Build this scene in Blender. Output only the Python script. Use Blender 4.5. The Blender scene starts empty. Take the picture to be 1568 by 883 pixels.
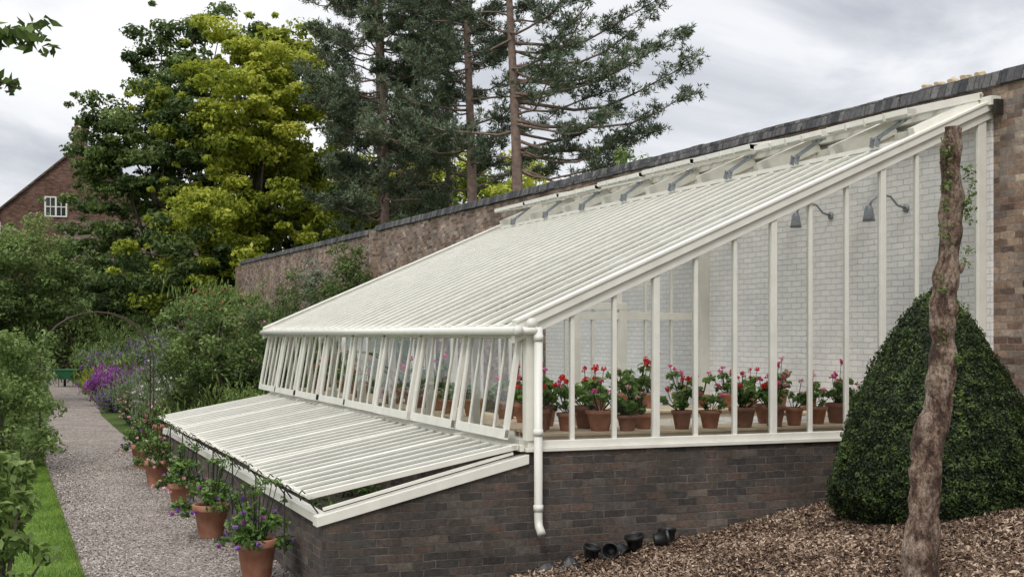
import bpy, math, random
import numpy as np
from mathutils import Vector, Matrix, Euler, noise as mnoise
random.seed(7)
R = np.random.default_rng(11)
C = bpy.context.scene.collection

# ------------------------------------------------------------------ helpers
def link(o, parent=None):
    C.objects.link(o)
    if parent is not None: o.parent = parent
    return o
def empty(name, loc=(0,0,0)):
    o = bpy.data.objects.new(name, None); o.location = loc; o.empty_display_size = .2
    return link(o)

class MB:
    def __init__(s): s.v=[]; s.f=[]; s.m=[]; s.cur=0; s.smooth=[]; s.sm=False
    def face(s, idx): s.f.append(tuple(idx)); s.m.append(s.cur); s.smooth.append(s.sm)
    def poly(s, pts):
        n=len(s.v); s.v += [tuple(p) for p in pts]; s.face(range(n,n+len(pts)))
    def hexa(s, p):
        n=len(s.v); s.v += [tuple(q) for q in p]
        for f in ((0,3,2,1),(4,5,6,7),(0,1,5,4),(1,2,6,5),(2,3,7,6),(3,0,4,7)):
            s.face([n+i for i in f])
    def box(s,x0,x1,y0,y1,z0,z1):
        s.hexa([(x0,y0,z0),(x1,y0,z0),(x1,y1,z0),(x0,y1,z0),(x0,y0,z1),(x1,y0,z1),(x1,y1,z1),(x0,y1,z1)])
    def beam(s,p0,p1,w,h,up=(0,0,1)):
        p0=Vector(p0);p1=Vector(p1);d=(p1-p0).normalized();up=Vector(up)
        sd=d.cross(up)
        if sd.length<1e-4: sd=d.cross(Vector((0,1,0)))
        sd.normalize();u=sd.cross(d).normalized()
        a=sd*w/2;b=u*h/2
        s.hexa([p0-a-b,p0+a-b,p1+a-b,p1-a-b,p0-a+b,p0+a+b,p1+a+b,p1-a+b])
    def tube(s,pts,rad,seg=8,cap=True,jit=0):
        pts=[Vector(p) for p in pts]; n0=len(s.v); K=len(pts)
        prev=None
        for i,p in enumerate(pts):
            d=(pts[min(i+1,K-1)]-pts[max(i-1,0)]).normalized()
            if prev is None:
                a=d.cross(Vector((0.13,1,0.07))); 
                if a.length<.1: a=d.cross(Vector((1,0,0)))
            else: a=prev-d*prev.dot(d)
            a.normalize(); prev=a; b=d.cross(a)
            r=rad[i] if hasattr(rad,'__len__') else rad
            for k in range(seg):
                t=2*math.pi*k/seg; rr=r*(1+jit*random.uniform(-1,1))
                s.v.append(tuple(p+(a*math.cos(t)+b*math.sin(t))*rr))
        for i in range(K-1):
            for k in range(seg):
                k2=(k+1)%seg
                s.face((n0+i*seg+k,n0+i*seg+k2,n0+(i+1)*seg+k2,n0+(i+1)*seg+k))
        if cap:
            s.face([n0+k for k in range(seg)][::-1]); s.face([n0+(K-1)*seg+k for k in range(seg)])
    def lathe(s,prof,seg=20,c=(0,0,0),rot=None):
        n0=len(s.v)
        for r,z in prof:
            for k in range(seg):
                t=2*math.pi*k/seg; q=Vector((r*math.cos(t),r*math.sin(t),z))
                if rot is not None: q=rot@q
                s.v.append((c[0]+q.x,c[1]+q.y,c[2]+q.z))
        for i in range(len(prof)-1):
            for k in range(seg):
                k2=(k+1)%seg
                s.face((n0+i*seg+k,n0+i*seg+k2,n0+(i+1)*seg+k2,n0+(i+1)*seg+k))
    def obj(s,name,mats,parent=None,bevel=0):
        me=bpy.data.meshes.new(name); me.from_pydata(s.v,[],s.f)
        if not isinstance(mats,(list,tuple)): mats=[mats]
        for m in mats: me.materials.append(m)
        me.polygons.foreach_set("material_index",s.m)
        me.polygons.foreach_set("use_smooth",s.smooth)
        me.update()
        o=bpy.data.objects.new(name,me); link(o,parent)
        if bevel:
            b=o.modifiers.new("bevel","BEVEL"); b.width=bevel; b.segments=2; b.limit_method='ANGLE'
        return o

def nrm(a): return a/np.maximum(np.linalg.norm(a,axis=-1,keepdims=True),1e-9)
def leaf_arrays(P,N,L,W):
    n=len(P); rd=R.normal(size=(n,3)); t=nrm(np.cross(N,rd)); s=np.cross(N,t)
    L=np.broadcast_to(L,(n,))[:,None]; W=np.broadcast_to(W,(n,))[:,None]
    bend=N*L*.12
    return np.stack([P-t*L/2-bend,P+s*W/2,P+t*L/2-bend,P-s*W/2],axis=1)
def dir_arrays(P,T,L,W):
    n=len(P); rd=R.normal(size=(n,3)); s=nrm(np.cross(T,rd))
    L=np.broadcast_to(L,(n,))[:,None]; W=np.broadcast_to(W,(n,))[:,None]
    return np.stack([P,P+T*L*.5+s*W/2,P+T*L,P+T*L*.5-s*W/2],axis=1)
def leaf_obj(name,groups,parent=None):
    Vs=[];vars_=[];mi=[];mats=[]
    for V,var,mat in groups:
        if mat not in mats: mats.append(mat)
        Vs.append(V.reshape(-1,3)); vars_.append(np.repeat(var,4)); mi.append(np.full(len(V),mats.index(mat),dtype=np.int32))
    V=np.concatenate(Vs).astype(np.float32); var=np.clip(np.concatenate(vars_),0,1).astype(np.float32); mi=np.concatenate(mi)
    nf=len(mi)
    me=bpy.data.meshes.new(name)
    me.vertices.add(nf*4); me.loops.add(nf*4); me.polygons.add(nf)
    me.vertices.foreach_set("co",V.ravel())
    me.loops.foreach_set("vertex_index",np.arange(nf*4,dtype=np.int32))
    me.polygons.foreach_set("loop_start",np.arange(0,nf*4,4,dtype=np.int32))
    for m in mats: me.materials.append(m)
    me.polygons.foreach_set("material_index",mi)
    at=me.attributes.new("var","FLOAT","POINT"); at.data.foreach_set("value",var)
    me.update(calc_edges=True)
    o=bpy.data.objects.new(name,me)
    return link(o,parent)

def clumps(cent,rad,n,L,asp,flat=.75,cvar=None,up=.5,fill=2.4):
    cent=np.asarray(cent,float); K=len(cent); rad=np.broadcast_to(rad,(K,))
    idx=np.repeat(np.arange(K),n); M=len(idx)
    d=nrm(R.normal(size=(M,3))); u=R.random(M)**(1/fill)
    P=cent[idx]+d*(rad[idx]*u)[:,None]*np.array([1,1,flat])
    N=nrm(d*.7+R.normal(size=(M,3))*.55+np.array([0,0,up]))
    sz=L*R.uniform(.65,1.3,M)
    V=leaf_arrays(P,N,sz,sz*asp)
    cv=np.zeros(K)+.5 if cvar is None else cvar
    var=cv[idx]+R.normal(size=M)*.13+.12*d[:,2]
    return V,var

# ------------------------------------------------------------------ materials
def newmat(name):
    m=bpy.data.materials.new(name); m.use_nodes=True; nt=m.node_tree
    b=nt.nodes["Principled BSDF"]; return m,nt,b
def nn(nt,t,**k):
    n=nt.nodes.new(t)
    for a,v in k.items(): setattr(n,a,v)
    return n
def ramp(nt,stops,fac=None):
    r=nn(nt,"ShaderNodeValToRGB"); e=r.color_ramp.elements
    while len(e)<len(stops): e.new(.5)
    for i,(p,c) in enumerate(stops):
        e[i].position=p; e[i].color=(*c,1)
    if fac is not None: nt.links.new(fac,r.inputs[0])
    return r
def noise_n(nt,vec,scale,detail=4,rough=.6):
    n=nn(nt,"ShaderNodeTexNoise"); n.inputs["Scale"].default_value=scale; n.inputs["Detail"].default_value=detail; n.inputs["Roughness"].default_value=rough
    if vec is not None: nt.links.new(vec,n.inputs["Vector"])
    return n
def mixc(nt,a,b,fac,mode='MIX'):
    m=nn(nt,"ShaderNodeMix",data_type='RGBA',blend_type=mode)
    for s,v in ((m.inputs[6],a),(m.inputs[7],b)):
        if isinstance(v,tuple): s.default_value=(*v,1)
        else: nt.links.new(v,s)
    if isinstance(fac,(int,float)): m.inputs[0].default_value=fac
    else: nt.links.new(fac,m.inputs[0])
    return m.outputs[2]
def bump(nt,b,h,strength=.5,dist=.01):
    n=nn(nt,"ShaderNodeBump"); n.inputs["Strength"].default_value=strength; n.inputs["Distance"].default_value=dist
    nt.links.new(h,n.inputs["Height"]); nt.links.new(n.outputs[0],b.inputs["Normal"]); return n
def simple(name,c1,c2,scale=8,rough=.6,bs=.2,bd=.005,metal=0,detail=5):
    m,nt,b=newmat(name); g=nn(nt,"ShaderNodeNewGeometry")
    n=noise_n(nt,g.outputs["Position"],scale,detail)
    r=ramp(nt,[(.3,c1),(.7,c2)],n.outputs[0]); nt.links.new(r.outputs[0],b.inputs["Base Color"])
    b.inputs["Roughness"].default_value=rough; b.inputs["Metallic"].default_value=metal
    bump(nt,b,n.outputs[0],bs,bd); return m
def leafmat(name,dark,mid,light,trans=.3,rough=.55):
    m,nt,b=newmat(name)
    a=nn(nt,"ShaderNodeAttribute",attribute_name="var")
    r=ramp(nt,[(.12,dark),(.5,mid),(.9,light)],a.outputs["Fac"])
    nt.links.new(r.outputs[0],b.inputs["Base Color"]); b.inputs["Roughness"].default_value=rough
    b.inputs["Specular IOR Level"].default_value=.3
    if trans>0:
        t=nn(nt,"ShaderNodeBsdfTranslucent"); nt.links.new(r.outputs[0],t.inputs[0])
        mx=nn(nt,"ShaderNodeMixShader"); mx.inputs[0].default_value=trans
        nt.links.new(b.outputs[0],mx.inputs[1]); nt.links.new(t.outputs[0],mx.inputs[2])
        nt.links.new(mx.outputs[0],nt.nodes["Material Output"].inputs[0])
    return m
def brickmat(name,stops,mortar,stain=(.35,.35,.35),stainamt=.6,bs=.8,rough=.9,bw=.225,rh=.075,nlo=.45,nhi=1.35,msz=.006,lich=None,lichamt=.55):
    m,nt,b=newmat(name); g=nn(nt,"ShaderNodeNewGeometry"); sp=nn(nt,"ShaderNodeSeparateXYZ"); nt.links.new(g.outputs["Position"],sp.inputs[0])
    ad=nn(nt,"ShaderNodeMath",operation='ADD'); nt.links.new(sp.outputs[0],ad.inputs[0]); nt.links.new(sp.outputs[1],ad.inputs[1])
    wob=noise_n(nt,g.outputs["Position"],5,3)
    w2=nn(nt,"ShaderNodeMath",operation='MULTIPLY_ADD'); nt.links.new(wob.outputs[0],w2.inputs[0]); w2.inputs[1].default_value=.035; nt.links.new(sp.outputs[2],w2.inputs[2])
    w3=nn(nt,"ShaderNodeMath",operation='MULTIPLY_ADD'); nt.links.new(noise_n(nt,g.outputs["Position"],12,2).outputs[0],w3.inputs[0]); w3.inputs[1].default_value=.05; nt.links.new(ad.outputs[0],w3.inputs[2])
    cb=nn(nt,"ShaderNodeCombineXYZ"); nt.links.new(w3.outputs[0],cb.inputs[0]); nt.links.new(w2.outputs[0],cb.inputs[1])
    br=nn(nt,"ShaderNodeTexBrick"); nt.links.new(cb.outputs[0],br.inputs["Vector"])
    br.inputs["Color1"].default_value=(0,0,0,1); br.inputs["Color2"].default_value=(1,1,1,1); br.inputs["Mortar"].default_value=(.5,.5,.5,1)
    br.inputs["Scale"].default_value=1; br.inputs["Mortar Size"].default_value=msz; br.inputs["Mortar Smooth"].default_value=.3
    br.inputs["Brick Width"].default_value=bw; br.inputs["Row Height"].default_value=rh; br.inputs["Bias"].default_value=0
    rc=ramp(nt,stops,br.outputs["Color"]); 
    n1=noise_n(nt,g.outputs["Position"],22,6,.72)
    c=mixc(nt,rc.outputs[0],ramp(nt,[(.3,(nlo,nlo,nlo)),(.7,(nhi,nhi*.97,nhi*.93))],n1.outputs[0]).outputs[0],.85,'MULTIPLY')
    mo=ramp(nt,[(.35,tuple(v*.35 for v in mortar)),(.68,tuple(v*1.1 for v in mortar))],noise_n(nt,g.outputs["Position"],6,5).outputs[0])
    c=mixc(nt,c,mo.outputs[0] if nlo<.7 else mortar,br.outputs["Fac"])
    if lich is not None:
        ln=noise_n(nt,g.outputs["Position"],3.2,6,.7)
        lr=ramp(nt,[(.50,(0,0,0)),(.64,(1,1,1))],ln.outputs[0])
        lm=nn(nt,"ShaderNodeMath",operation='MULTIPLY'); nt.links.new(lr.outputs[0],lm.inputs[0]); lm.inputs[1].default_value=lichamt
        c=mixc(nt,c,lich,lm.outputs[0])
    n2=noise_n(nt,g.outputs["Position"],.9,5,.65)
    c=mixc(nt,c,ramp(nt,[(.35,stain),(.65,(1.15,1.12,1.1))],n2.outputs[0]).outputs[0],stainamt,'MULTIPLY')
    nt.links.new(c,b.inputs["Base Color"]); b.inputs["Roughness"].default_value=rough; b.inputs["Specular IOR Level"].default_value=.2
    h=nn(nt,"ShaderNodeMath",operation='MULTIPLY_ADD'); nt.links.new(br.outputs["Fac"],h.inputs[0]); h.inputs[1].default_value=-1; nt.links.new(n1.outputs[0],h.inputs[2])
    bump(nt,b,h.outputs[0],bs,.012); return m
def glassmat(name,tint=(.95,.97,.96),mult=1.0):
    m,nt,b=newmat(name); nt.nodes.remove(b)
    f=nn(nt,"ShaderNodeFresnel"); f.inputs[0].default_value=1.5
    t=nn(nt,"ShaderNodeBsdfTransparent"); t.inputs[0].default_value=(*tint,1)
    g=nn(nt,"ShaderNodeBsdfGlossy"); g.inputs["Roughness"].default_value=.02; g.inputs[0].default_value=(.85,.88,.9,1)
    mu=nn(nt,"ShaderNodeMath",operation='MULTIPLY'); mu.use_clamp=True; mu.inputs[1].default_value=mult; nt.links.new(f.outputs[0],mu.inputs[0])
    mx=nn(nt,"ShaderNodeMixShader"); nt.links.new(mu.outputs[0],mx.inputs[0]); nt.links.new(t.outputs[0],mx.inputs[1]); nt.links.new(g.outputs[0],mx.inputs[2])
    nt.links.new(mx.outputs[0],nt.nodes["Material Output"].inputs[0]); return m

WHITE=simple("cream_paint",(.68,.66,.59),(.78,.76,.69),5,.42,.08,.002)
PVC=simple("downpipe_paint",(.66,.65,.60),(.72,.71,.65),3,.35,.02,.001)
GLASS=glassmat("greenhouse_glass",(.98,.985,.985),.9); ROOFG=glassmat("roof_glass",(.96,.98,.97),.6)
STEEL=simple("grey_steel",(.22,.24,.26),(.34,.36,.38),20,.45,.1,.001,.4)
DARKIRON=simple("dark_iron",(.02,.018,.016),(.05,.04,.03),20,.6,.2,.001,.3)
RUST=simple("rusty_iron",(.03,.02,.015),(.07,.045,.03),15,.8,.3,.002)
BRICK_D=brickmat("dwarf_wall_brick",[(0,(.060,.055,.055)),(.3,(.10,.085,.078)),(.55,(.145,.105,.088)),(.8,(.085,.08,.078)),(1,(.20,.165,.14))],(.20,.19,.17),(.45,.45,.45),.85,lich=(.10,.096,.088),lichamt=.5)
BRICK_W=brickmat("old_wall_brick",[(0,(.15,.105,.09)),(.3,(.29,.19,.14)),(.55,(.46,.35,.27)),(.8,(.24,.205,.19)),(1,(.58,.48,.39))],(.45,.41,.36),(.45,.43,.41),.85,lich=(.22,.20,.18))
BRICK_H=brickmat("house_brick",[(0,(.10,.06,.05)),(.5,(.18,.10,.08)),(1,(.24,.15,.12))],(.25,.2,.17),(.6,.55,.5),.6)
BRICK_P=brickmat("whitewashed_brick",[(0,(.85,.85,.86)),(.5,(.90,.90,.90)),(1,(.92,.92,.92))],(.66,.66,.66),(.90,.90,.89),.6,.9,nlo=.92,nhi=1.03,msz=.0065)
COPING=brickmat("blue_coping_brick",[(0,(.06,.065,.072)),(.5,(.12,.122,.132)),(1,(.20,.195,.195))],(.07,.07,.07),(.5,.5,.5),.6,bw=.12,rh=.4)
TILE=brickmat("clay_roof_tile",[(0,(.09,.07,.06)),(.5,(.14,.105,.09)),(1,(.19,.15,.12))],(.05,.04,.035),(.5,.5,.5),.6,bw=.2,rh=.12)
TERRA=simple("terracotta",(.27,.11,.065),(.42,.21,.135),9,.8,.2,.003)
TERRA2=simple("terracotta_dark",(.19,.085,.055),(.32,.16,.11),9,.8,.2,.003)
SOIL=simple("dark_soil",(.02,.015,.01),(.05,.035,.025),30,1,.6,.02)
WOOD=simple("bench_timber",(.55,.43,.29),(.68,.56,.40),6,.7,.1,.003)
BLACKP=simple("black_plastic",(.008,.008,.009),(.02,.02,.022),12,.4,.3,.004)
GREENP=simple("green_plastic",(.02,.12,.05),(.03,.16,.07),5,.4,.1,.002)
SANDST=simple("pale_tile_fragment",(.4,.32,.2),(.55,.45,.3),9,.9,.4,.01)

# ------------------------------------------------------------------ terrain
def hmulch(x,y):
    h=.12+.15*x-.075*y
    h=min(h,.82)
    n=mnoise.noise(Vector((x*.8,y*.8,0)))*.05+mnoise.noise(Vector((x*3,y*3,4)))*.018
    return h+n
def groundmat():
    m,nt,b=newmat("ground_grass_soil"); g=nn(nt,"ShaderNodeNewGeometry")
    n=noise_n(nt,g.outputs["Position"],.5,6,.7); n2=noise_n(nt,g.outputs["Position"],25,4)
    r=ramp(nt,[(.3,(.04,.055,.018)),(.55,(.07,.105,.027)),(.75,(.10,.12,.045))],n.outputs[0])
    c=mixc(nt,r.outputs[0],ramp(nt,[(.3,(.5,.5,.5)),(.7,(1.3,1.3,1.3))],n2.outputs[0]).outputs[0],.8,'MULTIPLY')
    nt.links.new(c,b.inputs["Base Color"]); b.inputs["Roughness"].default_value=1; b.inputs["Specular IOR Level"].default_value=.1; bump(nt,b,n2.outputs[0],.8,.03); return m
mb=MB(); mb.poly([(-900,-900,0),(900,-900,0),(900,900,0),(-900,900,0)]); mb.obj("ground",groundmat())

def gravelmat():
    m,nt,b=newmat("gravel"); g=nn(nt,"ShaderNodeNewGeometry")
    v=nn(nt,"ShaderNodeTexVoronoi"); v.inputs["Scale"].default_value=42; nt.links.new(g.outputs["Position"],v.inputs["Vector"])
    sp=nn(nt,"ShaderNodeSeparateColor"); nt.links.new(v.outputs["Color"],sp.inputs[0])
    r=ramp(nt,[(0,(.09,.075,.065)),(.4,(.20,.168,.145)),(.75,(.29,.255,.225)),(1,(.46,.42,.39))],sp.outputs[0])
    n=noise_n(nt,g.outputs["Position"],1.2,5,.65)
    c=mixc(nt,r.outputs[0],ramp(nt,[(.3,(.62,.58,.54)),(.7,(1.1,1.08,1.06))],n.outputs[0]).outputs[0],.8,'MULTIPLY')
    nt.links.new(c,b.inputs["Base Color"]); b.inputs["Roughness"].default_value=.9
    inv=nn(nt,"ShaderNodeMath",operation='SUBTRACT'); inv.inputs[0].default_value=1; nt.links.new(v.outputs["Distance"],inv.inputs[1])
    bump(nt,b,inv.outputs[0],1,.012); return m
GRAVEL=gravelmat()
mb=MB()
L=[(-3.0,-14),(-3.85,-4),(-3.85,12),(-3.85,21),(-3.3,28),(-2.9,34),(-2.7,45),(-2.6,60),(-2.6,70)]
Rr=[(-2.0,-14),(-1.9,-4),(-1.9,12),(-1.95,19),(-1.9,28),(-1.6,34),(-1.4,45),(-1.3,60),(-1.3,70)]
prev=None
for (a,ya),(b_,yb) in zip(L,Rr):
    row=[(a+(b_-a)*t/4,ya,.006+.012*math.sin(t/4*math.pi)) for t in range(5)]
    if prev:
        for t in range(4): mb.poly([prev[t],prev[t+1],row[t+1],row[t]])
    prev=row
path=mb.obj("gravel_path",GRAVEL)
n=26000
P=np.stack([R.uniform(-3.86,-1.97,n),R.uniform(-1,16,n),np.full(n,.018)],1)
V=leaf_arrays(P,nrm(R.normal(size=(n,3))*.5+[0,0,1]),R.uniform(.012,.034,n),R.uniform(.012,.026,n))
STONE=leafmat("gravel_stones",(.11,.09,.08),(.26,.22,.195),(.52,.48,.44),0,.9)
leaf_obj("loose_gravel",[(V,R.random(n),STONE)],path)

LAWNM=leafmat("lawn_grass",(.06,.12,.015),(.14,.24,.03),(.26,.36,.07),.25,.6)
LG=simple("lawn_turf",(.07,.13,.02),(.12,.20,.035),6,1,.5,.02)
mb=MB(); mb.box(-12,-3.9,-12,14,0,.035); lawn=mb.obj("lawn",LG)
n=80000
P=np.stack([-3.87-np.abs(R.random(n))**1.3*2.0,R.uniform(-1.5,14,n),np.full(n,.03)],1)
T=nrm(R.normal(size=(n,3))*.45+[0,0,1])
V=dir_arrays(P,T,R.uniform(.025,.06,n),.006)
pv=np.array([mnoise.noise(Vector((p[0]*1.5,p[1]*1.5,0))) for p in P[:,:2]])
leaf_obj("grass_blades",[(V,.5+.5*pv+R.normal(size=n)*.2,LAWNM)],lawn)
mb=MB(); mb.box(-3.885,-3.865,-12,14,0,.05); mb.obj("lawn_edging",RUST,lawn)

mb=MB(); mb.sm=True
nx,ny=110,110
xs=np.linspace(-3.0,12,nx); ys=np.linspace(-14,-.004,ny)
for j,y in enumerate(ys):
    for i,x in enumerate(xs):
        mb.v.append((x,y,hmulch(x,y)))
for j in range(ny-1):
    for i in range(nx-1):
        a=j*nx+i; mb.face((a,a+1,a+nx+1,a+nx))
MULCH=simple("bark_mulch_base",(.04,.026,.018),(.13,.09,.065),45,1,1,.03)
mulch=mb.obj("bark_mulch",MULCH)
CHIP=leafmat("bark_chips",(.06,.036,.024),(.22,.145,.098),(.52,.40,.30),0,.85)
n=150000
X=R.uniform(-2,7.5,n); Y=-.02-R.random(n)*5.5
Z=np.array([hmulch(a,b) for a,b in zip(X,Y)])+R.uniform(.0,.025,n)
P=np.stack([X,Y,Z],1)[Z>.0]; n=len(P)
pn=np.array([mnoise.noise(Vector((p[0]*1.3,p[1]*1.3,2))) for p in P])
V=leaf_arrays(P,nrm(R.normal(size=(n,3))*.65+[0,0,1]),R.uniform(.02,.085,n),R.uniform(.010,.028,n))
leaf_obj("bark_chips",[(V,R.beta(1.6,1.8,n)+pn*.25,CHIP)],mulch)

# ------------------------------------------------------------------ garden wall
wall=empty("brick_garden_wall")
def wtop(y): return 5.02+.0105*(y+.43)
mb=MB()
segs=[(-9,25.1),(25.1,47.8)]
for y0,y1 in segs:
    off=0 if y0<0 else -.06
    mb.hexa([(5.45,y0,-.2),(5.80,y0,-.2),(5.80,y1,-.2),(5.45,y1,-.2),(5.45,y0,wtop(y0)+off),(5.80,y0,wtop(y0)+off),(5.80,y1,wtop(y1)+off),(5.45,y1,wtop(y1)+off)])
mb.box(5.33,5.9,24.95,25.4,0,wtop(25)+.02)
mb.box(5.30,5.9,47.7,48.3,0,wtop(48)-.15)
mb.obj("brickwork",BRICK_W,wall)
mb=MB()
for y0,y1 in segs:
    off=.003 if y0<0 else -.057
    n=int((y1-y0)/.34)
    for k in range(n):
        a=y0+(y1-y0)*k/n; b=y0+(y1-y0)*(k+1)/n-.004
        j=random.uniform(-.008,.008); j2=random.uniform(-.008,.008)
        za=wtop(a)+off+j;zb=wtop(b)+off+j+random.uniform(-.004,.004)
        mb.hexa([(5.40+j2,a,za),(5.86,a,za),(5.86,b,zb),(5.40+j2,b,zb),(5.43+j2,a,za+.16),(5.8,a,za+.19),(5.8,b,zb+.19),(5.43+j2,b,zb+.16)])
mb.obj("coping",COPING,wall,.012)
mb=MB()
for k in range(5):
    y=.35+k*.22; z=wtop(y)+.17
    mb.tube([(5.5,y,z+.02),(5.62,y+.06,z+.04),(5.75,y+.1,z+.02)],[.035,.05,.035],7,True,.25)
mb.obj("stone_fragments",SANDST,wall)

# ------------------------------------------------------------------ greenhouse
GL=12.5; GW=5.33; ZS=1.30; ZE=2.43; SL=(4.75-2.43)/GW
gh=empty("lean_to_greenhouse")
def zr(x): return ZE+SL*x
mb=MB()
mb.box(-.02,5.45,0,.22,-.1,1.235)
mb.box(-.02,.20,.222,GL-.222,-.1,1.235)
mb.box(-.02,5.45,GL-.22,GL,-.1,1.235)
mb.obj("dwarf_wall",BRICK_D,gh)
mb=MB(); mb.box(.2,5.43,.2,GL-.2,0,.03); mb.obj("floor",simple("stone_floor",(.40,.39,.36),(.52,.50,.46),4,.8),gh)
mb=MB(); mb.box(5.432,5.449,.02,GL,.0,4.795); mb.obj("whitewashed_wall",BRICK_P,gh)

mb=MB()
mb.box(-.05,5.445,-.035,.20,1.236,1.272); mb.box(-.02,5.43,.0,.10,1.272,1.335)
mb.box(-.06,.20,.203,GL,1.238,1.274); mb.box(-.03,.10,.205,GL,1.274,1.337)
def gable(Y,thick=.055,base=ZS):
    npn=12
    for k in range(npn+1):
        x=GW*k/npn
        w=.066 if k%3==0 else .040
        if k==0: continue
        if k==npn: w=.11; x-=.04
        mb.box(x-w/2,x+w/2,Y-(.012 if k%3==0 else 0),Y+thick,base+.03,zr(x-w/2)-.06)
    for (o,h,y0,y1) in ((-.06,.10,Y-.025,Y+.07),(.03,.085,Y-.06,Y+.075),(.088,.03,Y-.075,Y+.05)):
        zo=o
        mb.hexa([(-.16,y0,zr(-.16)+zo-h/2),(-.16,y1,zr(-.16)+zo-h/2),(GW+.1,y1,zr(GW+.1)+zo-h/2),(GW+.1,y0,zr(GW+.1)+zo-h/2),
                 (-.16,y0,zr(-.16)+zo+h/2),(-.16,y1,zr(-.16)+zo+h/2),(GW+.1,y1,zr(GW+.1)+zo+h/2),(GW+.1,y0,zr(GW+.1)+zo+h/2)])
gable(0.02); gable(GL-.06)
mb.box(-.045,.065,-.018,.085,1.337,2.36); mb.box(-.045,.065,GL-.09,GL+.01,1.337,2.36)
Y=6.2
for k in range(0,13):
    x=.05+(GW-.1)*k/12
    w=.07 if k%3==0 else .035
    mb.box(x-w/2,x+w/2,Y,Y+.06,1.0,zr(x)-.07)
mb.box(.8,GW,Y-.012,Y+.072,2.55,2.66); mb.box(.21,GW,Y+.01,Y+.05,.031,1.05)
mb.box(3.2,3.32,Y-.03,Y+.02,.05,2.70); mb.box(3.95,4.07,Y-.03,Y+.02,.05,2.70); mb.box(3.2,4.07,Y-.034,Y+.018,2.70,2.80)
mb.box(5.28,5.43,Y-.1,Y+.12,.05,4.6)
mb.box(-.05,.06,.09,GL-.1,2.33,2.425)
NM=8; M=GL/NM
for k in range(1,NM):
    y=M*k; mb.box(-.02,.06,y-.035,y+.035,1.34,2.33)
mb.box(5.30,5.425,.1,GL-.1,4.60,4.72)
mb.beam((4.42,.1,zr(4.42)-.06),(4.42,GL-.1,zr(4.42)-.06),.07,.12)
mb.beam((2.3,.1,zr(2.3)-.10),(2.3,GL-.1,zr(2.3)-.10),.04,.06)
for k in range(1,NM):
    y=M*k
    mb.beam((.02,y,zr(.02)-.055),(GW,y,zr(GW)-.055),.045,.085)
NB=32
for k in range(1,NB):
    y=GL*k/NB
    mb.beam((-.12,y,zr(-.12)+.009),(4.40,y,zr(4.40)+.009),.030,.040)
mb.beam((-.10,.08,zr(-.10)-.012),(-.10,GL-.08,zr(-.10)-.012),.05,.035)
mb.beam((4.44,.08,zr(4.44)+.035),(4.44,GL-.08,zr(4.44)+.035),.06,.05)
mb.box(5.31,5.448,-.10,GL+.05,4.80,4.90)
for k in range(0,NM+1):
    y=min(max(M*k,.12),GL-.12)
    mb.beam((4.46,y,zr(4.46)+.07),(5.31,y,zr(5.31)+.07),.10,.19)
mb.obj("timber_frame",WHITE,gh,.004)

mb=MB(); gb=MB()
for k in range(NM):
    y0=M*k+(.10 if k==0 else .055); y1=M*(k+1)-(.10 if k==NM-1 else .055)
    t=Vector((-.055,0,2.335)); bt=Vector((-.22+random.uniform(-.02,.02),0,1.36))
    def pt(y,f): q=t.lerp(bt,f); return (q.x,y,q.z)
    up=(1,0,0)
    for y in (y0+.032,y1-.032): mb.beam(pt(y,0),pt(y,1),.064,.045,up)
    for q in range(1,4):
        y=y0+(y1-y0)*q/4; mb.beam(pt(y,.03),pt(y,.96),.022,.030,up)
    mb.beam(pt(y0,.02),pt(y1,.02),.055,.040,(-.15,0,-1)) 
    mb.beam(pt(y0,.965),pt(y1,.965),.042,.095,(.15,0,1))
    gb.poly([pt(y0+.03,.03),pt(y1-.03,.03),pt(y1-.03,.96),pt(y0+.03,.96)])
    mb.beam((-.18,(y0+y1)/2,1.40),(.02,(y0+y1)/2,1.37),.02,.012)
mb.obj("hinged_sashes",WHITE,gh,.003)
for Y in (.045,GL-.035,6.23):
    gb.poly([(.05,Y,1.33),(GW-.05,Y,1.33),(GW-.05,Y,zr(GW-.05)-.08),(.05,Y,zr(.05)-.08)])
gb.obj("glass",GLASS,gh)
gb=MB()
gb.poly([(-.11,.06,zr(-.11)+.010),(4.42,.06,zr(4.42)+.010),(4.42,GL-.06,zr(4.42)+.010),(-.11,GL-.06,zr(-.11)+.010)])
vb=MB(); sb=MB()
for k in range(NM):
    y0=M*k+.06; y1=M*(k+1)-.06
    lift=random.uniform(-.03,.03)
    t=Vector((5.34,0,4.925)); bt=Vector((4.34,0,4.71+lift))
    def pt(y,f,dz=0): q=t.lerp(bt,f); return (q.x,y,q.z+dz)
    for q in range(5):
        y=y0+.025+(y1-y0-.05)*q/4; vb.beam(pt(y,0),pt(y,1.0+(.02 if q in (1,2,3) else 0)),.05 if q in(0,4) else .036,.080)
    vb.beam(pt(y0,.02),pt(y1,.02),.05,.062); vb.beam(pt(y0,.95,-.002),pt(y1,.95,-.002),.13,.064)
    gb.poly([pt(y0+.03,.03,.01),pt(y1-.03,.03,.01),pt(y1-.03,.95,.01),pt(y0+.03,.95,.01)])
    yc=(y0+y1)/2-.1
    for dy in (-.05,.05):
        sb.beam((4.38,yc+dy,zr(4.38)+.06),(4.40,yc+dy,zr(4.38)+.17),.010,.06,(1,0,0))
        sb.beam((4.40,yc+dy,zr(4.38)+.15),(4.56,yc-.28+dy,4.66),.010,.022)
    sb.tube([(4.40,yc-.09,zr(4.38)+.15),(4.40,yc+.09,zr(4.38)+.15)],.010,6)
    sb.beam((4.56,yc-.38,4.67),(4.56,yc-.14,4.67),.05,.02)
vb.obj("ridge_vents",WHITE,gh,.003); sb.obj("vent_opening_gear",STEEL,gh)
gb.obj("roof_glass",ROOFG,gh)
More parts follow.
